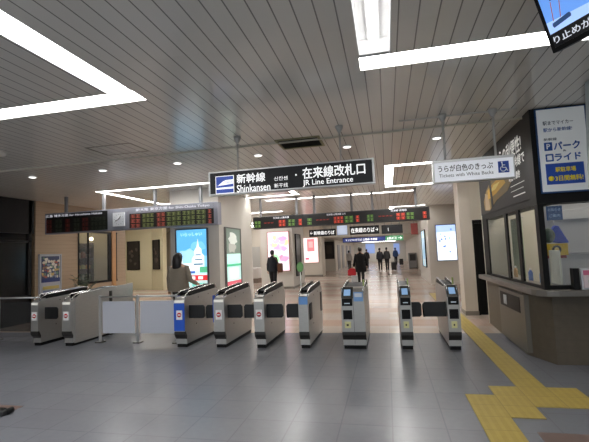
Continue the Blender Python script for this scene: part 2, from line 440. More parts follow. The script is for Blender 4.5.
for z in (.93, 1.33, 1.73):
    for i in range(10):
        x = -.8 + i*.255
        hgt = random.choice((.16, .2, .25))
        b = MB().loft([(0,0,0,.09,.09),(0,0,hgt*.75,.09,.09),(0,0,hgt*.9,.05,.05),(0,0,hgt,.05,.05)], 10, P(cols[(i*3+int(z*10)) % 6])).build('jar', None, None, (-11.15, 12.0+x, z+.001))
        tag(b, 'small jar standing on the cafe shelf behind the window', 'jar', 'jars on the cafe shelf')
for k_, (yy, zz) in enumerate(((11.9, 2.3), (12.9, 2.42))):  # lamp balls added to imitate glints in the cafe window
    tp_ = thing('glint_lamp_ball', ('small glowing pendant lamp at the left of the cafe window', 'small glowing pendant lamp at the right of the cafe window')[k_], 'lamp', (-10.5, yy, zz))
    MB().ball((0,0,0), .07).build('bulb', E('glint_glow', 'fff0d0', 3), tp_); MB().tube([(0,0,.06),(0,0,ZC-zz)], .006, 6).build('cord', black, tp_)
tag(MB().box(-12.2, -10.6, 11.2, 13.5, 3.0, 3.05).build('ceiling_light', E('cafe_lamp', 'fff0d8', .7)), 'warm ceiling panel inside the cafe', 'ceiling light')
def poster(name, label, cat, loc, rz, w, h, z0, patches, em=0.0, frame=dark, group=None, depth=.06, fw=.03, texts=()):
    t = thing(name, label, cat, loc, rz, group)
    f = MB().box(-fw, 0, -depth, 0, z0-fw, z0+h+fw).box(w, w+fw, -depth, 0, z0-fw, z0+h+fw).box(0, w, -depth, 0, z0-fw, z0).box(0, w, -depth, 0, z0+h, z0+h+fw)
    f.build('frame', frame, t)
    p = MB(); 
    def mk(c): return mat('lit_%s_%g' % (c, em), c, .35, emit=em*.62) if em else P(c, .35)
    for i, (sh, c) in enumerate(patches):
        yy = -depth*.6 - i*.0006
        if len(sh) == 4 and not isinstance(sh[0], tuple):
            a, b, d, e = sh; p.box(a*w, b*w, yy, (0 if i == 0 else yy+.003), z0+d*h, z0+e*h, mk(c))
        else: p.prism([(q[0]*w, z0+q[1]*h) for q in sh], yy, yy+.003, 'y', mk(c))
    p.build('poster', None, t)
    for (s, a, b, d, e, c, bo) in texts:
        text('lettering', s, a*w, b*w, z0+d*h, z0+e*h, -depth*.6-len(patches)*.0006-.002, mk(c), t, bo)
    return t
def blob(cx, cy, rx, ry, n=12, j=.0, rot=0):
    out = []
    for k in range(n):
        a = 2*PI*k/n; r = 1+random.uniform(-j, j)
        out.append((cx+rx*r*math.cos(a+rot), cy+ry*r*math.sin(a+rot)))
    return out
# standing poster by left wall
random.seed(23)
pt = [((0,1,0,1),'b9bcc4'), ((.06,.94,.3,.97),'3c4668')]
for i in range(44):
    pt.append((blob(.14+.12*(i % 7)+random.uniform(-.03,.03), .45+.075*(i//7)+random.uniform(-.02,.02), random.uniform(.04,.09), random.uniform(.025,.045), 7, .3), random.choice(['d8d0c0','a8605a','c8aa6a','9a7a60','dcd8d0','6a8a78','8c94b0'])))
pt += [((.06,.94,.3,.4),'2c3c74'), ((.1,.9,.12,.2),'c8b46a'), ((.1,.6,.05,.09),'7c86a8')]
poster('wall_poster', 'framed colourful food poster on the wood wall behind the left gates', 'poster', (XL, 9.8, 0), PI/2, .74, 1.12, .72, pt, 0, P('a8acb4'))
for (x, y, rz_, w_, lb) in ((-13.38, 19.2, 0, .68, 'left of the two dark framed panels on the yellow back wall'), (-11.78, 19.06, -.54, .62, 'right of the two dark framed panels on the yellow back wall')):
    pt = [((0,1,0,1),'2e2a28')] + [(blob(random.uniform(.2,.8), random.uniform(.2,.8), .12, .06, 8, .3), random.choice(['57504a','44403e','6a5a50'])) for _ in range(8)]
    poster('framed_panel', lb, 'poster', (x, y, 0), rz_, w_, 1.45, 1.08, pt, 0, black)
# ------------------------------------------------------------------ pillars of the inner hall
def pillar(x0, x1, y0, y1, m=white, n='wall_back'):
    o = wall(n, x0, x1, y0, y1, 0, ZC, m); struct(MB().box(x0-.01, x1+.01, y0-.01, y1+.01, 0, .1).build('baseboard_back', mat('stone_base', '7d766d', .4)))
pillar(-5.62, -4.23, 9.9, 12.55)
pillar(-5.66, -4.15, 18.0, 20.5)
# blue lit poster with white tower
pt = [((0,1,0,1),'8ccdea'), ((0,1,.55,1),'62b4e0'), ((0,1,.0,.3),'d2ecf4'), (blob(.35,.55,.35,.12,14,.2),'a8dcf4'), (blob(.7,.72,.25,.08,12,.2),'7cc8f0'),
      ([(.5,.3),(.9,.3),(.9,.55),(.82,.6),(.82,.66),(.74,.7),(.7,.84),(.66,.7),(.58,.64),(.58,.56),(.5,.5)],'eef6f8'),
      ((.55,.86,.4,.425),'5a8098'), ((.6,.84,.48,.5),'5a8098'), ((.62,.8,.56,.58),'6a90a8'), ((.05,.5,.3,.44),'e6f2f6'), ((.08,.2,.44,.52),'d8ecf4'), ((.0,.6,.26,.3),'3c64b4'),
      ((.75,1,.27,.37),'5ab88c'), ((0,1,.14,.23),'d8383c'), ((.45,.6,.16,.21),'f8f0f0'), ((.7,.85,.16,.21),'f8f0f0'), ((0,1,0,.14),'bfe4e0'), ((.5,.9,.02,.1),'7cc8b8')]
poster('advert_lightbox', 'large backlit poster of a white tower on blue sky', 'lightbox poster', (-5.42, 9.9, 0), 0, .86, 1.55, .78, pt, 1.35, P('5c6068'), texts=(('いらっしゃい', .15, .85, .89, .95, 'bfe8fa', .01),))
pt = [((0,1,0,1),'c4e8e0'), ((0,1,.55,1),'6f7c70'), (blob(.5,.82,.3,.12,14,.3),'c8ccc4'), (blob(.4,.65,.3,.08,12,.3),'a8a8a0'), ((0,1,.33,.37),'48b488'), ((.2,.8,.1,.3),'e4f2ee'), ((0,1,0,.07),'d05a6a')]
poster('advert_lightbox', 'narrow lit poster, grey above pale green, on the side of the left column', 'lightbox poster', (-4.23, 10.25, 0), PI/2, 1.1, 1.55, .8, pt, .9, P('6c6a66'))
# pillar 2 poster
pt = [((0,1,0,1),'e8dce8')]
for i in range(16): pt.append((blob(random.uniform(.15,.85), random.uniform(.25,.9), random.uniform(.1,.22), random.uniform(.05,.1), 9, .3), random.choice(['e0a0c0','c8b4e8','f0c8a0','b8e0c8','f8f0f4','d890b0'])))
pt.append((blob(.35,.3,.2,.12,10,.2),'a8e4b0'))
poster('advert_lightbox', 'pastel lit poster in a pink frame behind the man in dark jacket', 'lightbox poster', (-5.3, 18.0, 0), 0, .98, 1.75, .82, pt, 1.2, P('c08878'))
poster('poster_case', 'tall dark unlit panel on the side of the column beside the man', 'poster', (-4.15, 18.5, 0), PI/2, 1.0, 1.9, .55, [((0,1,0,1),'33302e'),((.1,.9,.5,.9),'4a4644')], 0, black)
pt = [((0,1,0,1),'f2dcdc'), ((.25,.75,.45,.95),'d87a80'), ((.35,.65,.6,.85),'e8a8a8'), ((.1,.35,.12,.2),'b05a70'), ((.2,.8,.05,.08),'caa')]
pt[-1] = ((.2,.8,.05,.08),'ccaaaa')
poster('advert_lightbox', 'pink and white lit poster on the wall between two columns', 'lightbox poster', (-5.3, 26.2, 0), 0, .95, 1.6, .92, pt, 1.3, P('b89080'))
poster('poster_case', 'dark framed panel on the far left wall beyond the pink poster', 'poster', (-4.95, 33.0, 0), 0, .75, 1.35, 1.0, [((0,1,0,1),'2c2826'),((.2,.8,.3,.8),'443c38')], 0, black)
# right poster
pt = [((0,1,0,1),'dfe8f4'), ((0,1,.8,1),'a8c0ea')]
for i in range(14): pt.append((blob(random.uniform(.1,.9), random.uniform(.1,.95), .05, .03, 8, .3), random.choice(['6a8ad0','4a6ab8','e8e4a0','b8cce8','8ab0d8'])))
poster('advert_lightbox', 'pale blue lit poster on the white wall beside the right column', 'lightbox poster', (2.1, 18.5, 0), 0, .78, 1.5, 1.02, pt, 1.5, P('7a86a0'))
poster('advert_lightbox', 'tall narrow lit panel seen edge-on at the right corridor wall', 'lightbox poster', (1.77, 21.6, 0), -PI/2, 1.8, 1.7, .7, [((0,1,0,1),'b8d4e0'),((.2,.8,.2,.8),'8cb0c8')], .9, black)
# bench like white counter in the left back
t = thing('white_counter', 'white covered counter at the back left between the columns', 'counter', (-7.6, 22.0, 0))
MB().box(-.9, .5, 0, .7, .25, .85, b=.08).build('body', P('dcd8d4'), t); MB().box(-.85, .45, .05, .65, 0, .25).build('base', P('7a6a60'), t)
tag(MB().box(-6.55, -6.3, 24.2, 24.6, 0, 1.5).build('dark_cabinet', dark), 'slim dark cabinet beside the white counter', 'cabinet')
# ------------------------------------------------------------------ hanging signs
def hanger(mb, x, y, ztop, zbot, r=.014):
    mb.tube([(x, y, ztop), (x, y, ztop-.03), (x, y, ztop-.07), (x, y, ztop-.11)], [.055, .055, .035, .014], 16)
    mb.tube([(x, y, ztop-.1), (x, y, zbot)], r, 10)
# main entrance sign, Y 5.75
YS = 5.75
t = thing('station_sign', 'black hanging entrance sign with blue train symbol and white lettering', 'sign', (-1.34, YS, 2.5))
x0, x1, z0, z1 = -1.235, 1.235, .02, .385
MB().box(x0, x1, -.07, .07, z0, z1, b=.008).build('casing', alu, t)
MB().box(x0+.03, x1-.03, -.074, -.06, z0+.025, z1-.025).build('face', mat('sign_black', '0c0c10', .55), t)
for hx_ in (-.78, .77): hb = MB(); hanger(hb, hx_, 0, .9, .38); hb.build('hanger', hang, t)
lit = E('sign_white', 'f4f4f4', .55)
MB().box(x0+.118, x0+.412, -.077, -.073, .038, .307, b=.002).build('symbol_border', lit, t)
b = MB().box(x0+.128, x0+.402, -.079, -.073, .048, .297, b=.002).build('symbol', E('symbol_blue', '2a4aa8', .3), t)
tr = MB(); q = x0+.03
tr.prism([(q+.115,.155),(q+.165,.19),(q+.215,.225),(q+.26,.24),(q+.37,.243),(q+.37,.18),(q+.2,.165),(q+.13,.162)], -.082, -.079, 'y')
tr.prism([(q+.1,.105),(q+.37,.105),(q+.37,.135),(q+.1,.13)], -.082, -.079, 'y')
tr.build('train_mark', lit, b)
wn = MB()
for i in range(4): wn.box(x0+.3+i*.022, x0+.313+i*.022, -.084, -.082, .2, .213)
wn.build('train_windows', E('symbol_blue', '2a4aa8', .3), b)
Y = -.077
def T(s, a, b_, c, d, bo=.012, m=lit, par=None): return text('lettering', s, x0+a, x0+b_, c, d, Y, m, par or t, bo)
T('新幹線', .455, .9, .172, .315, .014)
T('Shinkansen', .455, .97, .04, .15, .006)
T('신칸센', 1.03, 1.235, .17, .228, .004); T('新干线', 1.03, 1.235, .065, .128, .004)
MB().ball((x0+1.36, Y, .23), (.014, .003, .014)).build('lettering', lit, t)
T('在来線改札口', 1.455, 2.345, .16, .325, .014)
T('JR Line Entrance', 1.455, 2.17, .045, .145, .006)
# white ticket sign
t = thing('ticket_sign', 'white hanging sign about white-backed tickets with a blue wheelchair symbol', 'sign', (1.165, YS, 2.46))
MB().box(-.505, .505, -.06, .06, 0, .3, b=.006).build('casing', alu, t)
MB().box(-.485, .485, -.064, -.05, .015, .27).build('face', E('sign_face_white', 'd8dae0', .3), t)
MB().box(-.505, .505, -.068, .068, .27, .305, b=.004).build('top_rail', alu, t)
for hx_ in (-.33, .3): hb = MB(); hanger(hb, hx_, 0, .94, .3, .016); hb.build('hanger', hang, t)
MB().box(-.9, .6, -.01, .01, .905, .925).build('conduit', hang, t)
ink = P('24262c')
text('lettering', 'うらが白色のきっぷ', -.44, .24, .14, .23, -.067, ink, t, .012)
text('lettering', 'Tickets with White Backs', -.43, .24, .07, .115, -.067, ink, t, .0)
sy = MB().box(.3, .43, -.068, -.062, .075, .225, b=.002).build('symbol', P('2a4aa0'), t)
wm = MB(); wp = P('f0f2f6'); yy = -.071
wm.tube([(.348,yy,.205),(.35,yy,.165),(.352,yy,.14),(.39,yy,.14),(.405,yy,.1),(.415,yy,.1)], .0055, 8)
wm.tube([(.35,yy,.175),(.383,yy,.172)], .0045, 8); wm.ball((.346,yy,.21), (.009,.003,.009))
wm.tube([(.337+.0,yy,.155)]+[(.358+.033*math.cos(a), yy, .125+.033*math.sin(a)) for a in [2.3+.35*i for i in range(12)]], .0045, 8)
wm.build('wheelchair_mark', wp, sy)
# LED boards
def ledboard(name, label, X0, X1, Yp, Z0, Z1, hx, frame, face, sections, hdr, rows, clock=None, zc=ZC, bw=.07, yd=.12):
    t = thing(name, label, 'departure board', (X0, Yp, Z0))
    w = X1-X0; h = Z1-Z0
    MB().box(0, w, 0, yd*2, 0, h, b=.01).build('casing', frame, t)
    for x in hx: MB().box(x-X0-bw/2, x-X0+bw/2, yd-.03, yd+.03, h-.01, zc-Z0+.002).build('bracket', mat('bracket_grey', '77777a', .5), t)
    for (a, b) in face: MB().box(a-X0, b-X0, -.006, .01, .03, h-.03).build('display', mat('board_black', '100f0f', .5), t)
    for (s, a, b, c, d) in hdr: text('lettering', s, a-X0, b-X0, c*h, d*h, -.012, E('board_white', 'c8c8d0', .5), t, .01)
    cells = {}
    for (a, b, c, d, col) in rows: cells.setdefault(col, []).append((a, b, c, d))
    for col, cs in cells.items():
        mb = MB()
        for (a, b, c, d) in cs:
            # each word drawn as small strokes
            n = max(1, round((b-a)/.12))
            for i in range(n):
                u0 = a-X0+(b-a)*i/n; u1 = u0+(b-a)/n*.82
                zz0, zz1 = c*h, d*h; uh = zz1-zz0
                mb.box(u0, u1, -.012, -.008, zz0, zz0+uh*.2); mb.box(u0, u1, -.012, -.008, zz0+uh*.42, zz0+uh*.58); mb.box(u0, u1, -.012, -.008, zz1-uh*.2, zz1)
                mb.box(u0+(u1-u0)*.35, u0+(u1-u0)*.6, -.012, -.008, zz0, zz1)
        mb.build('led_characters', col, t)
    return t
red = E('led_red', 'd0503c', .35); grn = E('led_green', '6c9448', .3)
px = lambda p: -4.19 + (p-253)*(5.48/177)
rows = []
for a, b, c in ((281,288.5,0),(302,306,0),(338,348,0),(360,364,0),(399,408,0),(423.6,427.7,0),(291,298.5,1),(311,316.5,1),(349,358,1),(371,377.5,1),(408.5,416,1),(255,262,1)):
    for z in ((.14,.34),(.42,.62)): rows.append((px(a), px(b), z[0], z[1], (red, grn)[c]))
dimr = E('led_dim_red', '8a2418', .4)
for a, b in ((265,276),(320,334),(382,396)):
    rows.append((px(a), px(b), .42, .5, dimr))
ledboard('departure_board', 'wide dark departure board with red and green characters, hung in the centre', -4.19, 1.29, 12.6, 2.42, 2.81, [px(p) for p in (260.5, 299.5, 318, 356, 376.5, 418)], mat('board_dark', '2c2a2c', .4),
         [(-4.14, 1.24)], [], [('在来線 山陽本線', px(275), px(292), .76, .92), ('在来線 山陽本線 上り', px(331), px(350), .76, .92), ('在来線 赤穂線', px(394), px(409), .76, .92)], rows)
dg = E('led_olive', '6c7448', .3); dr = E('led_brick', '9a5044', .3); dr2 = E('led_dark_red', '4a1c16', .2); dg2 = E('led_dark_olive', '262a1e', .2)  # dark red and dark olive: off-angle LED dimming put into the colour
pl = lambda p: -9.08 + (p-44.5)*(5.06/172.5)
rows = []
for (z0_, z1_) in ((.07,.23),(.29,.45),(.51,.67)):
    for a, b, m in ((135,145,dr),(146.5,158,dg),(160.5,169,dr),(170,184,dg),(185,197,dg),(198,207,dg),(208.5,212,dr)): rows.append((pl(a), pl(b), z0_, z1_, m))
    for a, b, m in ((46,53,dr2),(56,64,dg2),(67,73,dr2),(76,83,dg2),(85,92,dr2),(94,110,dg2)): rows.append((pl(a), pl(b), z0_, z1_, m))
t = ledboard('departure_board', 'grey-framed departure board with a clock, hung over the left gates', -9.08, -4.02, 9.36, 2.39, 2.955, [-8.5, -7.32, -5.8, -4.52], boardgrey,
         [(-9.02, -7.12), (pl(133.5), pl(213.5))], [], [('広島 博多方面 for Hiroshima Hakata', pl(46), pl(106), .8, .93), ('新大阪 東京方面 for Shin-Osaka Tokyo', pl(140), pl(210), .78, .94)], rows)
# reduce dark face of the right half to the rows area handled by a grey header strip
MB().box(pl(133.5)+9.08, pl(213.5)+9.08, -.0075, 0, .56*.72, .56-.028).build('header_strip', boardgrey, t)
ck = MB().box(pl(117)+9.08, pl(129)+9.08, -.02, .0, .1, .46, b=.004).build('clock', woff, t)
cxk = (pl(117)+pl(129))/2+9.08
cm = MB().tube([(cxk,-.024,.28),(cxk+.06,-.024,.36)], .01, 8).tube([(cxk,-.024,.28),(cxk-.1,-.024,.24)], .008, 8)
for i in range(12):
    a = i*PI/6; cm.box(cxk+.13*math.cos(a)-.006, cxk+.13*math.cos(a)+.006, -.023, -.02, .28+.13*math.sin(a)-.006, .28+.13*math.sin(a)+.006)
cm.build('clock_hands', black, ck)
# deeper small signs, hung from ceiling
def hsign(label, X0, X1, Yp, Z0, Z1, face, frame, txt, tc, name='platform_sign', extra=None):
    t = thing(name, label, 'sign', (X0, Yp, Z0)); w = X1-X0; h = Z1-Z0
    MB().box(0, w, 0, .16, 0, h, b=.006).build('casing', frame, t)
    MB().box(.03, w-.03, -.005, .01, .03, h-.03).build('face', face, t)
    zt = (ZC if Yp < 27 else 2.5)-Z0
    for u_ in (.15, .85): MB().box(w*u_-.02, w*u_+.02, .06, .1, h-.01, zt).build('hanger', hang, t)
    for (s, a, b, c, d) in txt: text('lettering', s, a*w, b*w, c*h, d*h, -.01, tc, t, .01)
    return t
wl = E('far_white', 'f0f0f0', .9)
hsign('black platform sign with white lettering left of the small white clock panel', -3.74, -2.42, 20, 2.36, 2.70, E('far_black','15151a',.1), black, (('←', .04, .14, .25, .75), ('新幹線のりば', .18, .96, .2, .8)), wl)
hsign('black platform sign with white lettering right of the small white clock panel', -1.72, -.32, 20, 2.36, 2.76, E('far_black','15151a',.1), black, (('在来線のりば', .04, .85, .2, .8), ('→', .88, .97, .3, .7)), wl)
t = hsign('small pale clock panel between the two black platform signs', -2.36, -1.82, 20, 2.36, 2.86, E('pale_panel','b8c4dc',.6), alu, (), wl, 'clock_panel')
t = thing('monitor', 'black hanging monitor right of the platform signs', 'monitor', (-.2, 20, 2.33))
MB().box(0, .98, 0, .2, 0, .41, b=.01).build('casing', satin, t); MB().box(.03, .95, -.004, .01, .03, .38).build('screen', E('screen_off', '16181c', .1), t)
for u_ in (.12, .82): MB().box(u_, u_+.04, .08, .12, .4, 1.072).build('hanger', hang, t)
MB().box(.3, .32, -.008, -.003, .12, .27).build('screen_mark', E('far_white', 'f0f0f0', .9), t)
hsign('wide blue direction sign with white text hung low across the corridor', -2.3, .75, 22, 2.02, 2.28, E('far_blue','3a4688',.35), P('3a4070'), (('↑ 1 2 3 4 のりば 山陽線 赤穂線', .05, .6, .25, .75),), wl)
t = thing('exit_sign', 'green lit sign at the right end of the blue direction sign', 'sign', (.8, 21.9, 2.02)); MB().box(-.85, .05, -.02, .08, .0, .26).build('face', E('exit_green', '4a9060', .25), t)
text('lettering', '→', -.2, 0, .06, .2, -.024, wl, t, .01); text('lettering', '出口', -.75, -.3, .06, .2, -.024, wl, t, .01); MB().box(-.1,-.07,.02,.05,.26,1.38).build('hanger', hang, t)
t = thing('red_banner', 'narrow dark red sign hanging near the right corridor wall', 'sign', (1.45, 22.5, 2.0)); MB().box(-.15, .2, 0, .08, .3, .9).build('face', P('8a3a34'), t); MB().box(0,.03,.03,.05,.9,1.4).build('hanger', hang, t)
# ------------------------------------------------------------------ ticket gates
def rail_pts(L, z0=.0): return [(0, .05, .86), (0, .07, .93), (0, .2, .985), (0, L-.28, 1.04), (0, L-.12, 1.03), (0, L-.06, .93)]
def gate(label, xc, w=.2, L=1.5, kind='exit', blue=False, flapR=0, flapL=0, yf=6.8, group='ticket gates in a row', parts_=(), tall=False):
    t = thing('ticket_gate', label, 'ticket gate', (xc, yf, 0), 0, group); h = w/2
    prof = [(.07,.06),(.07,.16),(.02,.22),(0,.28),(0,.83),(.05,.875),(.14,.9),(L-.12,.945),(L,.86),(L,.28),(L-.05,.2),(L-.05,.06)]
    if kind == 'entry':
        prof = [(.07,.06),(.07,.16),(.02,.22),(0,.28),(0,.8),(.02,.84),(.16,.98),(.22,1.0),(.34,.95),(L-.12,.945),(L,.86),(L,.28),(L-.05,.2),(L-.05,.06)]
    MB().prism(prof, -h, h, 'x', None, .006).build('body', steel, t)
    MB().box(-h+.012, h-.012, .08, L-.06, 0, .07).build('plinth', black, t)
    MB().prism([(-.002,.29),(-.002,.24),(.018,.2),(.068,.15),(.075,.2),(.03,.29)], -h-.001, h+.001, 'x').build('kick_band', mat('band_dark', '2a2826', .35), t)
    MB().prism([(.2,.92),(.24,.965),(L-.3,1.0),(L-.2,.95)], -h+.03, h-.03, 'x').build('top_tray', black, t)
    sides = (-1, 1)
    for s in sides:
        x = s*(h-.016)
        MB().tube([(x, p[1], p[2]+(.06 if kind == 'entry' and i < 2 else 0)) for i, p in enumerate(rail_pts(L))], .011, 8).build('handrail', chrome, t)
        MB().prism([(.2,.9),(.2,.975),(L-.28,1.03),(L-.14,1.02),(L-.12,.93)], x-.004, x+.004, 'x').build('rail_guard', black, t)
    # screws on the right side
    sc = MB()
    for (yy, zz) in ((.55,.84),(1.0,.86),(.45,.36)): sc.ball((h+.001, yy, zz), (.004,.012,.012), None, 8)
    sc.build('lock', black, t)
    if kind == 'exit':
        MB().box(-h+.01, h-.01, -.004, .01, .8, .845, b=.002).build('lamp_strip', E('gate_lamp', 'dcdad2', .3), t)
        if blue: MB().box(-h-.003, h*.98, -.005, .01, .3, .79, b=.002).prism([(.01,.3),(.01,.83),(.12,.9),(.3,.92),(.3,.84),(.14,.78),(.12,.3)], -h-.005, -h, 'x').build('blue_panel', P('1f55c0'), t)
        st = MB().box(-.058, .058, -.009, -.004, .5, .665).build('sticker', P('eeeaea'), t)
        MB().tube([(0,-.012,.585),(0,-.008,.585)], .042, 20).build('no_entry_mark', P('c8202c'), st)
        MB().box(-.027, .027, -.0145, -.0118, .575, .595).build('bar', P('f4f0f0'), st)
    else:
        ww = min(w, .2); ox = -h if w > .3 else -ww/2
        q = [(ox+.015, ox+ww-.015)]
        MB().prism([(-.002,.83),(.01,.86),(.17,1.0),(.19,1.0),(.16,.96),(.03,.83)], q[0][0]-.008, q[0][1]+.008, 'x').build('reader_surround', dsteel, t)
        MB().prism([(.018,.872),(.024,.88),(.12,.965),(.115,.955)], q[0][0]+.03, q[0][1]-.03, 'x', None).build('card_reader', E('reader_blue', '8fb4dc', .3), t)
        MB().box(q[0][0], q[0][1], -.03, .05, .71, .83, b=.008).build('ticket_slot', black, t)
        MB().box(q[0][0]+.04, q[0][1]-.04, -.033, -.029, .745, .76).build('slot_mouth', E('slot_light', 'a8b4c0', .3), t)
        MB().box(q[0][0]+.01, q[0][1]-.01, -.006, .004, .49, .64, b=.003).build('sensor_window', black, t)
        st = MB().box(q[0][0]+.03, q[0][1]-.04, -.006, .0, .35, .455).build('sticker', P('d8d49a'), t)
        MB().box(q[0][0]+.06, q[0][1]-.075, -.009, -.006, .385, .415).build('arrow_mark', P('3a3a30'), st)
        if w > .3:
            MB().box(h-.17, h-.02, -.006, .01, .78, .93, b=.003).build('blue_sticker', P('7ca6d8'), t)
            MB().box(h-.155, h-.035, -.009, -.006, .85, .91).build('sticker_text_band', P('d4dce6'), t)
            MB().box(h-.185, h-.18, -.003, .0, .1, .85).build('seam', dark, t)
    gb = MB().box(h-.035, h-.01, .4, .44, .96, 1.1).build('sensor_fin', mat('green_tint', '9ab060', .3, alpha=.7), t) if kind == 'entry' else None
    for s, fl in ((1, flapR), (-1, flapL)):
        if not fl: continue
        a, b = (h, h+fl) if s > 0 else (-h-fl, -h)
        MB().prism([(a,.5),(b-(.03 if s > 0 else 0),.5) if s > 0 else (b,.5)] + ([(b,.53),(b,.7),(b-.03,.735),(a,.735)] if s > 0 else [(b,.735),(a+.03,.735),(a,.7),(a,.53),(a+.03,.5)]), .16, .185, 'y', None, .004).build('flap', mat('flap_black', '0c0c0d', .45), t)
    return t
gate('silver ticket gate with bright blue front edge beside white barrier', -3.71, .21, blue=True, flapR=.31)
gate('silver no-entry ticket gate standing next right of the blue-edged gate', -2.95, .2, flapL=.22, flapR=.28)
MB().box(-.112, -.1, .0, .25, .45, .92).build('blue_panel', P('1f55c0'), bpy.data.objects['ticket_gate.001'])
gate('silver no-entry ticket gate third in the main row, below the person in navy', -2.21, .18, flapL=.24, flapR=.3)
def gateD():
    t = gate('silver gate with blue sticker on its nose, left side of the wide open lane', -1.43, .17, kind='exit', flapL=.25)
    for ch in list(t.children):
        if ch.name.startswith(('sticker', 'lamp_strip')):
            for g in list(ch.children): bpy.data.objects.remove(g)
            bpy.data.objects.remove(ch)
    MB().box(-.07, .08, -.008, .0, .74, .87, b=.003).build('blue_sticker', P('6c9cd8'), t)
    MB().box(.085, .1, .1, .3, .47, .74, b=.004).build('folded_flap', mat('flap_black', '0c0c0d', .45), t)
    MB().box(.085, .1, 1.25, 1.42, .45, .82, b=.004).build('rear_flap', dsteel, t)
gateD()
gate('double-width silver ticket gate with card reader and blue sticker', -.6, .38, kind='entry')
gate('slim silver entry gate with blue card reader, left of the closed black flaps', .235, .185, kind='entry', flapR=.16)
gate('rightmost silver gate with card reader, beside the yellow paving', .955, .185, kind='entry', flapL=.36)
# pair at the far left
gate('outermost silver gate at far left by the dark shop', -6.83, .17, L=1.5, flapR=.3, group='left pair of ticket gates')
g = gate('silver gate with tall grey side panel, right of the left pair', -6.1, .19, L=1.5, flapL=.1, group='left pair of ticket gates')
MB().prism([(.1,.05),(.1,.9),(.25,.98),(1.0,1.02),(1.95,1.06),(1.95,.05)], .096, .12, 'x').build('side_panel', M('brushed_steel'), g)
MB().box(.12, .15, 1.1, 1.16, 0, .95).build('end_post', dsteel, g)
# ------------------------------------------------------------------ barriers
def barrier(label, xa, ya, xb, yb, n, panel, pm, loc=None):
    t = thing('barrier_fence', label, 'barrier', (xa, ya, 0), math.atan2(yb-ya, xb-xa)); L = math.hypot(xb-xa, yb-ya)
    for i in range(n+1):
        x = L*i/n; MB().box(x-.022, x+.022, -.022, .022, 0, .92, b=.005).build('post', alu, t)
        MB().box(x-.07, x+.07, -.07, .07, 0, .02).build('foot', dsteel, t)
    MB().tube([(0,0,.89),(L,0,.89)], .018, 10).build('rail', alu, t)
    if panel:
        for i in range(n): MB().box(L*i/n+.06, L*(i+1)/n-.06, -.008, .008, .18, .80).build('panel', pm, t)
    return t
barrier('barrier with white panels between the left gate pair and the blue-edged gate', -5.66, 7.2, -3.98, 7.2, 2, True, mat('white_panel', 'bfc2cc', .35))
barrier('dark steel barrier at the far left in front of the unlit shop', -9.5, 7.35, -7.15, 7.35, 2, True, mat('smoked_panel', (.05,.05,.05), .2, alpha=.55))
# ------------------------------------------------------------------ green sign on pole, plant, floor thing
t = thing('pole_sign', 'round green sign on a thin pole behind the gates', 'sign', (-2.2, 10.3, 0))
MB().cyl((0,0,0), .16, .03, 'z', None, 20).build('base', alu, t); MB().cyl((0,0,.03), .015, 1.1, 'z', None, 8).build('pole', alu, t)
MB().prism(blob(0, 1.24, .085, .13, 16), -.02, .02, 'y').build('face', P('6fa868'), t)
t = thing('potted_plant', 'small dark leafy potted plant by the wood wall window', 'plant', (-8.9, 10.6, 0))
MB().loft([(0,0,0,.14,.14),(0,0,.4,.18,.18),(0,0,.42,.18,.18)], 14).build('pot', P('4c4038'), t)
lf = MB()
for i in range(46):
    a = random.uniform(0, 2*PI); r = random.uniform(.08, .34); z = .6+random.uniform(0, .62)
    c = Vector((r*math.cos(a), r*math.sin(a), z)); d = Vector((math.cos(a), math.sin(a), .4)).normalized(); s_ = Vector((-math.sin(a), math.cos(a), 0))
    q = .13
    lf._new([(c-d*q*.2)[:], (c+d*q*.4+s_*.05)[:], (c+d*q)[:], (c+d*q*.4-s_*.05)[:]], [(0,1,2,3)])
    lf.tube([(0,0,.42),(c.x*.4,c.y*.4,(z+.42)/2),c[:]], .005, 4)
lf.build('foliage', mat('leaf_dark', '33452c', .5), t)
t = thing('floor_stand_foot', 'black and silver foot of a stand on the brown tile at left edge', 'stand', (-4.2, 3.74, 0))
MB().box(-.35, .1, -.06, .06, .003, .05, b=.01).build('base', dark, t); MB().cyl((.1,-.0,.035), .032, .06, 'y', None, 14).build('wheel', black, t); MB().box(-.35, .06, -.03, .03, .05, .065).build('trim', chrome, t)
# ------------------------------------------------------------------ hanging monitor, top right
P0 = Vector((1.171, 3.0, 2.885)); d = Vector((-.51, .86, 0)).normalized()
nrm = Vector((-.86, -.51, 0)).normalized(); tl = math.radians(20)
up = Vector((0,0,1))*math.cos(tl) + nrm*math.sin(tl)
xr = -d                              # from the far lower corner toward the viewer's right
nf = -xr.cross(up) if False else xr.cross(up)
if nf.dot(nrm) < 0: nf = -nf
t = thing('hanging_screen', 'tilted black-framed screen with blue picture hanging in the top right corner', 'screen', P0[:])
t.rotation_euler = Matrix((xr, -nf, up)).transposed().to_euler()
w, h = .86, .5
MB().box(0, w, 0, .07, 0, h, b=.006).build('casing', satin, t)
MB().box(.03, w-.03, -.003, .01, .12, h-.03).build('screen', E('screen_blue', '5f8fd8', .8), t)
MB().prism([(.03,.12),(w-.03,.12),(w-.03,.2),(.4,.17),(.03,.2)], -.004, -.002, 'y').build('screen_lower', E('screen_pale', '9ab8e0', .8), t)
MB().box(.03, w-.03, -.004, .01, .03, .12).build('caption_bar', E('screen_dark', '141418', .1), t)
text('lettering', 'り止めができません', .04, .62, .05, .1, -.006, E('caption_white', 'c8ccd4', .6), t, .012)
dr_ = MB(); 
def rail_(x, z, a):
    dr_.prism([(x+u*math.cos(a)-v*math.sin(a), z+u*math.sin(a)+v*math.cos(a)) for u, v in ((-.06,-.015),(.06,-.015),(.065,0),(.06,.015),(-.06,.015),(-.065,0))], -.007, -.004, 'y')
rail_(.13, .17, .12); rail_(.16, .33, .0); rail_(.3, .4, 1.3)
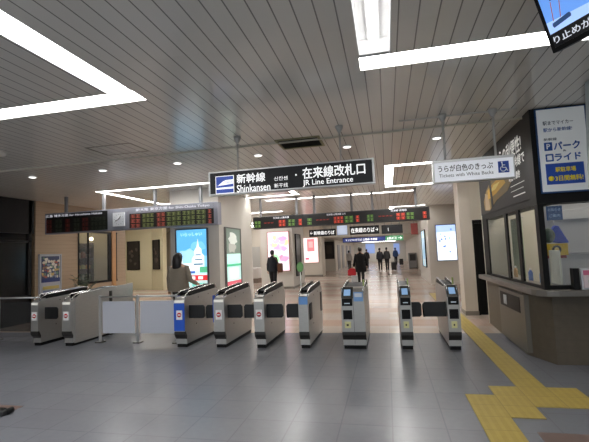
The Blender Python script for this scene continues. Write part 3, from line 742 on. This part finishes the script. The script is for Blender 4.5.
dr_.build('drawing', E('screen_ink', '33507e', .4), t)
MB().tube([(.13,-.006,.19),(.16,-.006,.31)], .003, 6).tube([(.08,-.006,.19),(.1,-.006,.31)], .003, 6).build('drawing_line', E('screen_line', 'b07a70', .4), t)
bpy.context.view_layer.update()
cm_ = t.matrix_world @ Vector((w/2, .04, h*.9))
hb = MB().tube([(cm_.x, cm_.y, cm_.z), (cm_.x, cm_.y, ZC)], .025, 10)
ho = hb.build('hanger', hang, t); ho.matrix_parent_inverse = t.matrix_world.inverted()
# ------------------------------------------------------------------ ticket office kiosk on the right
XK, YK, YE = 1.98, 5.95, 9.2
t = thing('ticket_office', 'black-framed glazed ticket office with counter at the right', 'ticket office', (XK, YK, 0))
dx = 3.6; dy = YE-YK
# fascia above windows, both sides
MB().box(0, .25, .0, dy, 2.12, ZC-.005).build('side_fascia', mat('fascia_dark', '100f0f', .6, noise=.1, nscale=3), t)
MB().box(-.02, dx, -.02, .25, 2.12, ZC-.004).build('front_fascia', satin, t)
fr = MB()
fr.box(-.01, .06, -.01, .12, 1.0, 2.14)                     # corner post
for y, y2 in ((.84, .98), (1.5, 1.64), (2.88, 3.25)): fr.box(0, .03, y, y2, 1.0, 2.14)
fr.box(0, .03, 0, dy, 1.0, 1.04); fr.box(0, dx, 0, .1, 1.0, 1.05)
fr.box(.95, 1.03, 0, .1, 1.0, 2.14); fr.box(2.0, 2.1, 0, .1, 1.0, 2.14)
fr.build('frame', black, t)
for a, b in ((.12, .84), (.98, 1.5), (1.64, 2.88)): MB().box(.012, .02, a, b, 1.04, 2.12).build('pane', glass, t)
for a, b in ((.12, .95), (1.03, 2.0)): MB().box(a, b, .04, .05, 1.05, 2.12).build('pane', glass, t)
def prof_xy(x0, x1, y0, y1, ch): return [(x0, y0+ch), (x0+ch*.35, y0+ch*.3), (x0+ch, y0), (x1, y0), (x1, y1), (x0, y1)]
MB().prism([(-.14, .1), (-.12, -.03), (-.03, -.13), (.1, -.16), (dx, -.16), (dx, .3), (.3, .3), (.3, dy+.05), (-.14, dy+.05)], .92, 1.0, 'z', mat('counter_ledge', '6c6862', .3, .2), .01).build('ledge', None, t)
MB().prism([(-.08, .7), (.12, .16), (dx, .16), (dx, .4), (.25, .8), (.25, dy), (-.0, dy)], 0, .93, 'z').build('counter_base', M('counter_cladding'), t)
MB().prism([(-.05, .71), (.14, .2), (.2, .3), (.05, .8)], 0, .04, 'z').build('skirting', dark, t)
pn = MB().box(-.10, -.03, .58, 1.95, .05, .87, b=.006).build('service_panel', mat('panel_steel', '6a655b', .4, .4, noise=.06, nscale=5), t)
sl = MB().box(-.106, -.1, .78, 1.84, .58, .81, b=.002).build('slot_recess', black, pn)
MB().box(-.112, -.105, 1.45, 1.62, .62, .77).build('notice', P('c4c8cc'), pn)
# advert on the side fascia: text runs from far to near
fa = thing('advert_poster', 'dark advert with a golden picture and white lettering on the office fascia', 'poster', (XK-.001, YE, 0), -PI/2)
# local x = distance from the far end toward the viewer, local z up, front at -y
MB().box(.03, dy-.2, -.012, 0, 2.22, 3.32).build('face', mat('advert_dark', '1a1718', .6, noise=.15, nscale=2), fa)
gm = MB()
gm.prism([(0.411,2.296),(0.777,2.260),(1.326,2.404),(1.997,2.476),(2.424,2.674),(2.180,2.836),(1.570,2.764),(1.082,2.836),(0.594,2.656),(0.350,2.476)], -.016, -.012, 'y', P('8c7440'))
gm.prism([(0.716,2.476),(1.326,2.521),(1.936,2.620),(1.753,2.782),(1.143,2.728),(0.716,2.656)], -.019, -.016, 'y', P('d8a830'))
gm.prism([(0.838,2.584),(1.326,2.602),(1.631,2.692),(1.204,2.692)], -.021, -.019, 'y', P('f0d870'))
gm.prism([(0.472,2.296),(0.838,2.278),(0.740,2.566),(0.496,2.620)], -.018, -.016, 'y', P('b09878'))
gm.prism([(0.960,2.296),(1.106,2.296),(0.960,3.016),(0.838,3.016)], -.022, -.020, 'y', P('1c1a1a'))
gm.build('golden_picture', None, fa)
wt = E('advert_white', 'e4e4e0', .25)
text('lettering', '駅からの利便性!', 1.2, 2.85, 2.94, 3.2, -.02, wt, fa, .02)
text('lettering', 'のぞみが', 1.5, 2.1, 2.78, 2.92, -.02, wt, fa, .01)
text('lettering', '新幹線で', 2.3, 2.95, 2.76, 2.93, -.02, wt, fa, .02)
text('lettering', '時間の節約', 2.15, 2.7, 2.58, 2.7, -.02, wt, fa, .02)
MB().box(2.2, 2.85, -.018, -.014, 2.5, 2.508).box(2.2, 2.8, -.018, -.014, 2.42, 2.426).box(2.3, 2.85, -.018, -.014, 2.33, 2.345).build('lettering', wt, fa)
# park and ride poster on the front
ft = thing('park_poster', 'white poster with blue lettering and yellow on blue notice on the office front', 'poster', (XK, YK-.02, 0))
MB().box(.04, .635, -.03, 0, 2.25, 3.38, b=.004).build('frame', P('1c4a80'), ft)
MB().box(.055, .62, -.036, -.02, 2.27, 3.365).build('face', E('poster_white', 'd4d8da', .12), ft)
bl = P('2455a4'); nv = P('3a4658'); yl = P('f0dc30')
def PT(s, a, b, c, d, m, bo=.012, y=-.038): return text('lettering', s, a, b, c, d, y, m, ft, bo)
PT('駅までマイカー', .12, .48, 3.15, 3.205, nv); PT('駅から新幹線!', .12, .46, 3.06, 3.115, bl); PT('新幹線', .115, .27, 2.94, 2.98, nv)
MB().box(.115, .21, -.04, -.035, 2.81, 2.92).build('symbol', bl, ft)
PT('P', .14, .185, 2.83, 2.9, P('e8ecf0'), .02, -.042)
PT('パーク', .225, .535, 2.81, 2.92, bl, .03); PT('&', .33, .37, 2.785, 2.81, nv)
PT('□', .12, .215, 2.665, 2.765, bl, .03); PT('ライド', .225, .535, 2.665, 2.765, bl, .03)
MB().box(.11, .555, -.04, -.035, 2.36, 2.635).build('notice', P('2450b0'), ft)
PT('駅駐車場', .22, .46, 2.52, 2.585, yl, .02, -.042)
MB().cyl((.165, -.043, 2.44), .034, .004, 'y', None, 16).build('badge', yl, ft)
PT('3日間無料!', .21, .535, 2.4, 2.475, yl, .025, -.042)
# interior of the office
wall('wall_right', XK+dx-.1, XK+dx, YK+.25, YE, 0, ZC, mat('office_wall', 'c4c2b4', .6))
wall('wall_right', XK+.0, XK+dx, YE-.02, YE+.06, 0, ZC, mat('office_wall', 'c4c2b4', .6))
t = thing('office_partition', 'pale partition with a white shelf rail behind the front office glass', 'partition', (XK+.9, YK+1.15, 0))
MB().box(-.45, 2.2, 0, .05, 0, 2.25).build('panel', mat('partition_grey', 'b0b3b8', .5), t)
MB().box(-.4, 2.2, -.03, 0, 1.96, 2.1).build('top_cabinet', P('c8ccd0'), t); MB().box(-.4, 2.2, -.03, 0, 1.42, 1.44).build('rail', P('94989c'), t)
tag(MB().box(XK+.3, XK+3.2, YK+.5, YK+1.0, 3.0, 3.05).build('ceiling_light', E('added_office_glow', 'fff4e4', 4)), 'unseen glowing panel added to light the office behind the front window', 'ceiling light', 'added office light panels')  # unseen emissive panels added to brighten the office interior
tag(MB().box(XK+.7, XK+1.2, YK+1.4, YE-.3, 3.0, 3.05).build('ceiling_light', E('added_office_glow', 'fff4e4', 4)), 'unseen glowing panel added to light the deeper office', 'ceiling light', 'added office light panels')
# things behind the front glass
t = thing('blue_jacket', 'bright blue jacket hanging behind the front office window', 'jacket', (XK+.49, YK+.85, 0))
MB().prism([(-.11,1.63),(-.05,1.8),(0,1.86),(.05,1.85),(.12,1.7),(.17,1.6),(.1,1.57),(.0,1.6)], 0, .1, 'y', None, .02).build('cloth', P('2244c0'), t)
MB().tube([(.0,.05,1.86),(.0,.05,1.93),(.0,.28,1.95)], .006, 6).build('hook', alu, t)
tag(MB().ball((XK+.335, YK+.7, 1.71), (.085, .08, .11)).build('green_bundle', mat('dark_green_fabric', '44524a', .9, noise=.3, nscale=30)), 'dark green bundle beside the blue jacket behind glass', 'bag')
t = thing('yellow_notice', 'yellow notice with a black round mark under the blue jacket', 'notice', (XK+.39, YK+.6, 1.42))
MB().box(-.15, .15, 0, .02, 0, .17, b=.006).build('face', P('c8a820'), t); MB().cyl((0,-.006,.085), .06, .006, 'y', None, 18).build('mark', black, t); MB().cyl((0,-.01,.085), .03, .005, 'y', None, 14).build('mark_centre', P('c8b060'), t)
MB().box(-.12, .12, -.0, .02, -.04, -.0).build('red_strip', P('883838'), t)
t = thing('blue_notice', 'dark blue notice stuck inside the top left of the front office glass', 'notice', (XK+.11, YK+.055, 1.9)); MB().box(0, .19, 0, .004, 0, .19).build('face', P('1f4a80'), t)
text('lettering', 'お知らせ', .02, .17, .12, .16, -.002, P('88a8d0'), t, .01); text('lettering', 'ご案内', .03, .16, .04, .08, -.002, P('88a8d0'), t, .01)
t = thing('leaflet_rack', 'black leaflet holder standing on the counter ledge', 'leaflet holder', (XK+.3, YK-.1, 1.0))
MB().box(0, .07, 0, .1, 0, .27, b=.006).build('body', satin, t)
t = thing('leaflet_stand', 'stand of pink and green leaflets at the right edge of the ledge', 'leaflets', (XK+.4, YK-.1, 1.0))
MB().box(0, .24, .04, .07, 0, .26).build('backing', P('c8ccd0'), t)
MB().box(.02, .22, .02, .04, .02, .24).build('leaflet', P('d8c8cc'), t); MB().box(.02, .22, .015, .02, .18, .24).build('pink_band', P('c86a88'), t); MB().tube([(.12,.018,.1),(.12,.012,.1)], .05, 16).build('green_disc', P('88b898'), t)
t = thing('curtain', 'pale green pleated curtain behind the farthest side window', 'curtain', (XK+.5, YE-.15, 1.0), -PI/2)
cu_ = MB(); n_ = 22
for i in range(n_): cu_.prism([(i*.03, 0), (i*.03+.015, .02), (i*.03+.03, 0), (i*.03+.03, .006), (i*.03+.015, .026), (i*.03, .006)], 0, 1.1, 'z')
cu_.build('cloth', mat('curtain_green', 'a9b49c', .8), t); MB().tube([(-.05, .01, 1.1), (.75, .01, 1.1)], .012, 8).build('rail', alu, t)
t = thing('wall_cabinet', 'grey cabinet with papers behind the middle side window', 'cabinet', (XK+2.6, YK+2.0, 0), -PI/2)
MB().box(0, 1.0, 0, .4, 0, 1.35, b=.01).build('body', P('8e9499'), t); MB().box(.49, .51, -.004, 0, .05, 1.3).box(.42, .45, -.015, 0, .7, .8).box(.55, .58, -.015, 0, .7, .8).build('handle', dark, t)
# things behind the side glass
t = thing('desk_monitor', 'white desk monitor behind the second side window of the office', 'monitor', (XK+.55, YK+1.15, 1.0)); MB().box(-.02, .02, -.2, .2, .08, .38, b=.006).build('screen', P('d0d4d8'), t); MB().box(-.06,.06,-.08,.08,0,.02).box(-.015,.015,-.02,.02,.02,.1).build('stand', alu, t)
tag(MB().box(XK+.3, XK+.42, YK+.9, YE-.3, .0, .98).build('office_desk', P('a8a498')), 'long desk inside the office beneath the side windows', 'desk')
for (yy, cl, nm, lb) in ((.8, '7c9cc4', 'bottle', 'blue-white bottle behind the nearest side window'), (1.3, '4a6cb0', 'bottle', 'dark blue bottle behind the middle side window'), (2.1, 'a88a60', 'bottle', 'brown bottle behind the far side window')):
    t = thing(nm, lb, 'bottle', (XK+.3, YK+yy+.2, .98)); MB().loft([(0,0,0,.035,.035),(0,0,.15,.035,.035),(0,0,.19,.014,.014)], 12).build('body', P(cl), t); MB().cyl((0,0,.19), .016, .03, 'z', None, 10).build('cap', P('e0e0e0'), t)
tag(MB().box(XK+.25, XK+.27, YK+.16, YK+.5, 1.04, 1.5).build('paper_notice', P('c8cabc')), 'pale notice sheet behind the nearest side glass', 'notice')
tag(MB().tube([(XK+.6, YK+1.9, 2.06), (XK+.62, YK+1.9, 1.0)], [.02, .02], 8).build('curtain_pole', alu), 'thin pole behind the far side window', 'pole')
# white hung signboard edge at the right
t = thing('wall_signboard', 'pale blue-grey signboard edge at the far right, before the park poster', 'sign', (2.22, 5.0, 0))
MB().prism([(0,2.2),(.3,2.2),(.3,3.395),(.07,3.395)], 0, .12, 'y').build('panel', mat('pale_board', 'a8b2b8', .4), t)
# ------------------------------------------------------------------ vending machine and trolley in the corridor
t = thing('vending_machine', 'grey machine standing against the right wall of the far corridor', 'vending machine', (1.9, 33, 0)); MB().box(-.3, .3, 0, .8, .05, 1.2, b=.02).build('body', P('8c8c8c'), t); MB().box(-.22, .22, -.01, 0, .6, 1.1).build('front_panel', dark, t); MB().box(-.28,.28,.02,.78,0,.05).build('base', black, t)
t = thing('blue_window', 'blue-lit panel at the left of the far corridor end', 'lit panel', (-2.6, 51.9, 0)); MB().box(0, 1.1, 0, .1, 1.1, 2.3).build('panel', E('blue_glow', '8096c8', .6), t)
t = thing('blue_window', 'second blue-lit panel at the right of the far corridor end', 'lit panel', (.8, 51.9, 0)); MB().box(0, .7, 0, .1, .9, 2.2).build('panel', E('blue_glow', '8096c8', .6), t)
# ------------------------------------------------------------------ people
skin = mat('skin', 'c49a80', .55)
def person(label, loc, rz, coat, trousers, hair='1a1514', h=1.7, armL=None, armR=None, step=.12, long_coat=False, long_hair=False, skirt=False, shoes='16140f', group=None, detail=True, girth=1.0):
    """faces +y at rz = 0; joints in metres for a 1.7 m figure, scaled"""
    k = h/1.7; t = thing('person', label, 'person', loc, rz, group)
    g = girth
    sh = .185*g
    aL = armL or [(-sh-.03, 0, 1.13), (-sh-.045, .03, .88)]
    aR = armR or [(sh+.03, 0, 1.13), (sh+.045, .03, .88)]
    legs = [((-.085, 0, .88), (-.09, .04+step*.3, .48), (-.09, step, .09)), ((.085, 0, .88), (.09, -.01, .48), (.09, -step, .11))]
    # body: one skinned surface
    vs = [(0,0,.93), (0,0,1.1), (0,.005,1.28), (0,-.005,1.4), (0,.0,1.48), (0,.02,1.55)]; rs = [.12,.11,.13,.1,.052,.06]; es = [(0,1),(1,2),(2,3),(3,4),(4,5)]
    for s, arm in ((-1, aL), (1, aR)):
        i = len(vs); vs += [(s*(sh-.03),0,1.37), arm[0], arm[1]]; rs += [.055,.04,.028]; es += [(3,i),(i,i+1),(i+1,i+2)]
        e, w_ = Vector(arm[0]), Vector(arm[1]); d_ = (w_-e).normalized(); pc = w_+d_*.05
        vs.append(pc[:]); rs.append(.03); es.append((i+2,i+3)); pi_ = i+3
        side = d_.cross(Vector((1,0,0))).normalized() if abs(d_.x) < .9 else Vector((0,1,0))
        if detail:
            for q in range(4):
                o_ = side*(-.027+q*.018); b0 = pc+d_*.03+o_; ln_ = (.034,.04,.038,.03)[q]
                j = len(vs); vs += [b0[:], (b0+d_*ln_+Vector((-s*.006,0,0)))[:], (b0+d_*ln_*1.8+Vector((-s*.02,0,0)))[:]]; rs += [.009,.0085,.007]; es += [(pi_,j),(j,j+1),(j+1,j+2)]
            j = len(vs); b0 = w_+d_*.03+side*.03; vs += [b0[:], (b0+d_*.03+side*.022)[:], (b0+d_*.06+side*.025)[:]]; rs += [.011,.01,.008]; es += [(i+2,j),(j,j+1),(j+1,j+2)]
    for (a, b, c) in legs:
        i = len(vs); vs += [a, b, c, (c[0], c[1]+.1, c[2]-.05)]; rs += [.085,.055,.036,.03]; es += [(0,i),(i,i+1),(i+1,i+2),(i+2,i+3)]
    me = bpy.data.meshes.new('b'); me.from_pydata([Vector(v)*k for v in vs], es, []); o = bpy.data.objects.new('b', me); C.objects.link(o)
    md = o.modifiers.new('s', 'SKIN'); md.use_smooth_shade = True
    for i, r in enumerate(rs): me.skin_vertices[0].data[i].radius = (r*k, r*k)
    me.skin_vertices[0].data[0].use_root = True
    o.modifiers.new('u', 'SUBSURF').levels = 1
    bpy.context.view_layer.update()
    m2 = bpy.data.meshes.new_from_object(o.evaluated_get(bpy.context.evaluated_depsgraph_get())); bpy.data.objects.remove(o)
    bm = bmesh.new(); bm.from_mesh(m2); hb = MB(); hb.bm = bm
    # head with face
    hz = 1.6
    hb.loft([(0,.03,hz-.115,.03,.04),(0,.03,hz-.1,.048,.06),(0,.02,hz-.06,.064,.08),(0,.012,hz,.074,.093),(0,.005,hz+.05,.073,.092),(0,.0,hz+.085,.055,.07),(0,0,hz+.1,.025,.03)], 18)
    hb.prism([(.095,hz-.045),(.122,hz-.04),(.1,hz+.015)], -.012, .012, 'x')
    for s in (-1, 1): hb.ball((s*.076, .0, hz-.02), (.01,.02,.03), None, 8); hb.ball((s*.028, .096, hz+.0), (.013,.006,.007), None, 8)
    hb.ball((0, .098, hz-.068), (.024,.006,.006), None, 8)
    if k != 1:
        pass
    for v in list(hb.bm.verts)[len(m2.vertices):]: v.co *= k
    for f_ in hb.bm.faces: f_.smooth = True
    hb.build('body', skin, t)
    sc = lambda mb: [setattr(v, 'co', v.co*k) for v in mb.bm.verts]
    # hair
    hr = MB()
    hr.loft([(0,-.035,hz-.085,.045,.045),(0,-.035,hz-.04,.072,.065),(0,-.022,hz+.02,.084,.09),(0,-.008,hz+.07,.08,.098),(0,-.004,hz+.105,.058,.072),(0,0,hz+.122,.02,.03)], 18)
    if long_hair: hr.loft([(0,-.07,hz-.32,.07,.03),(0,-.075,hz-.22,.115,.06),(0,-.06,hz-.08,.12,.09),(0,-.03,hz+.03,.108,.112),(0,-.02,hz+.1,.08,.09),(0,-.01,hz+.13,.03,.04)], 18)
    sc(hr); hr.build('hair', mat('hair_'+hair, hair, .45), t)
    # coat
    cm = MB(); bot = .62 if long_coat else .84
    cm.loft([(0,0,bot,.2*g,.14*g),(0,0,bot+.01,.205*g,.145*g),(0,0,.95,.185*g,.13*g),(0,0,1.1,.165*g,.115*g),(0,0,1.28,.185*g,.125*g),(0,-.005,1.38,.18*g,.105),(0,-.005,1.43,.12,.08),(0,0,1.47,.066,.062),(0,0,1.49,.06,.058)], 22)
    for s, arm in ((-1, aL), (1, aR)):
        e, w_ = Vector(arm[0]), Vector(arm[1]); s0 = Vector((s*(sh-.05),0,1.385))
        cm.tube([(s0-Vector((s*.04,0,.0)))[:], s0[:], s0.lerp(e,.5)[:], e[:], e.lerp(w_,.5)[:], w_[:]], [.05,.066,.062,.054,.05,.045], 12)
    sc(cm); cm.build('coat', mat('cloth_'+coat, coat, .85, noise=.12, nscale=30), t)
    tr_ = MB()
    if skirt: tr_.loft([(0,0,.45,.19,.15),(0,0,.9,.15,.11)], 18)
    for (a, b, c) in legs:
        tr_.tube([(a[0]*.8,a[1],a[2]+.06), a, Vector(a).lerp(Vector(b),.5)[:], b, Vector(b).lerp(Vector(c),.5)[:], (c[0],c[1],c[2]-.01)], [.09,.098,.085,.068,.06,.055], 12)
    tr_.loft([(0,0,.8,.13,.1),(0,0,.88,.165,.12),(0,0,.97,.155,.11)], 16)
    sc(tr_); tr_.build('trousers', mat('cloth_'+trousers, trousers, .85), t)
    for (a, b, c) in legs:
        s_ = MB(); x, y, z = c[0], c[1], c[2]-.09
        s_.loft([(x,y+.04,z,.046,.13),(x,y+.04,z+.03,.05,.135),(x,y+.02,z+.06,.045,.1),(x,y-.01,z+.1,.038,.05)], 14); sc(s_); s_.build('shoe', mat('shoe_'+shoes, shoes, .4), t)
    return t
person('person with long black hair in a grey-brown coat facing away behind the blue-edged gate', (-4.74, 8.7, 0), -.15, '8a8072', '3a3632', h=1.7, step=.05, long_hair=True, armR=[(.3,.03,1.08),(.32,.22,1.0)], girth=1.38)
person('person in a dark navy jacket and slim trousers walking away by the pastel poster', (-4.72, 16.6, 0), -.1, '1e222c', '1c1c20', h=1.74, step=.14)
person('person in a long black coat walking away holding a red bag', (-1.2, 18.6, 0), 0, '141314', '121212', h=1.72, step=.12, long_coat=True, armL=[(-.25,0,1.12),(-.3,.03,.86)], girth=1.22)
t = thing('backpack', 'brown bag worn on the right side of the person in navy jacket', 'bag', (-4.36, 16.46, 0)); MB().box(-.1, .1, -.1, .1, .82, 1.2, b=.04).build('body', mat('brown_leather', '6b4430', .6), t); MB().tube([(-.05,0,1.18),(-.2,.02,1.42),(-.24,.1,1.3)], .012, 6).build('strap', mat('brown_leather', '6b4430', .6), t)
t = thing('red_bag', 'red carrier bag held in the left hand of the black-coated person', 'bag', (-1.58, 18.6, 0)); MB().prism([(-.2,.48),(.16,.48),(.18,.74),(.06,.8),(-.1,.8),(-.2,.7)], -.07, .07, 'y', None, .02).build('body', P('c01828'), t); MB().tube([(-.07,0,.78),(0,0,.86),(.05,0,.78)], .01, 6).build('handle', P('8c1420'), t)
t = thing('white_bag', 'white carrier bag hanging below the red bag', 'bag', (-1.5, 18.72, 0)); MB().prism([(-.14,.16),(.14,.16),(.16,.46),(-.14,.48)], -.06, .06, 'y', None, .02).build('body', P('c8ccd0'), t); MB().tube([(0,0,.46),(.12,-.1,.84)], .008, 6).build('handle', P('c8ccd0'), t)
far = [(-.55, 31, '24242a', '1a1a1c', 'person in dark clothes walking away, left of the far pair in the corridor', 1.68),
       (-.05, 31.4, '3a3a3c', '202024', 'person in grey jacket, right of the far pair in the corridor', 1.7),
       (-1.75, 36, '1a1a1e', '141416', 'person in black seen just right of the black-coated walker', 1.62),
       (.75, 40, '2c4470', '22252c', 'person in blue beside dark luggage far down the corridor', 1.66),
       (-3.0, 33, 'b0aca8', '4a4644', 'person in pale top at the left of the far corridor', 1.58)]
for x, y, c_, tc_, lb, hh in far: person(lb, (x, y, 0), random.uniform(-.3, .3), c_, tc_, h=hh, step=.1, detail=False, group='people far down the corridor')
for x, y, lb, cl in ((.42, 31.0, 'dark wheeled suitcase beside the far pair', '222226'), (1.25, 40, 'dark luggage beside the person in blue', '1a1a1e')):
    t = thing('suitcase', lb, 'suitcase', (x, y, 0)); MB().box(-.18, .18, -.12, .12, .05, .6, b=.03).build('body', P(cl), t); MB().tube([(-.08,0,.58),(-.08,0,.95),(.08,0,.95),(.08,0,.58)], .01, 6).build('handle', alu, t)
    
    for u_ in (-.14, .11): MB().cyl((u_,0,.03), .03, .03, 'x', None, 10).build('wheel', black, t)
# ------------------------------------------------------------------ world, camera, view
w = bpy.data.worlds.new('World'); S.world = w; w.use_nodes = True
w.node_tree.nodes['Background'].inputs[0].default_value = (.85,.93,1,1); w.node_tree.nodes['Background'].inputs[1].default_value = .8
cam = bpy.data.cameras.new('camera'); co = bpy.data.objects.new('camera', cam); C.objects.link(co)
R = ((0.97446015, -0.05762303, -0.2170415), (0.22062835, 0.06559221, 0.97314993), (-0.04183962, -0.99618133, 0.07663027))
co.matrix_world = Matrix(((R[0][0], -R[0][1], -R[0][2], 0), (R[1][0], -R[1][1], -R[1][2], 0), (R[2][0], -R[2][1], -R[2][2], 1.62), (0,0,0,1)))
cam.sensor_width = 36; cam.lens = 36*408/589; cam.clip_start = .05; cam.clip_end = 200
S.camera = co
S.view_settings.view_transform = 'Standard'; S.view_settings.look = 'None'; S.view_settings.gamma = 1; S.view_settings.use_curve_mapping = False
S.view_settings.exposure = 0.4
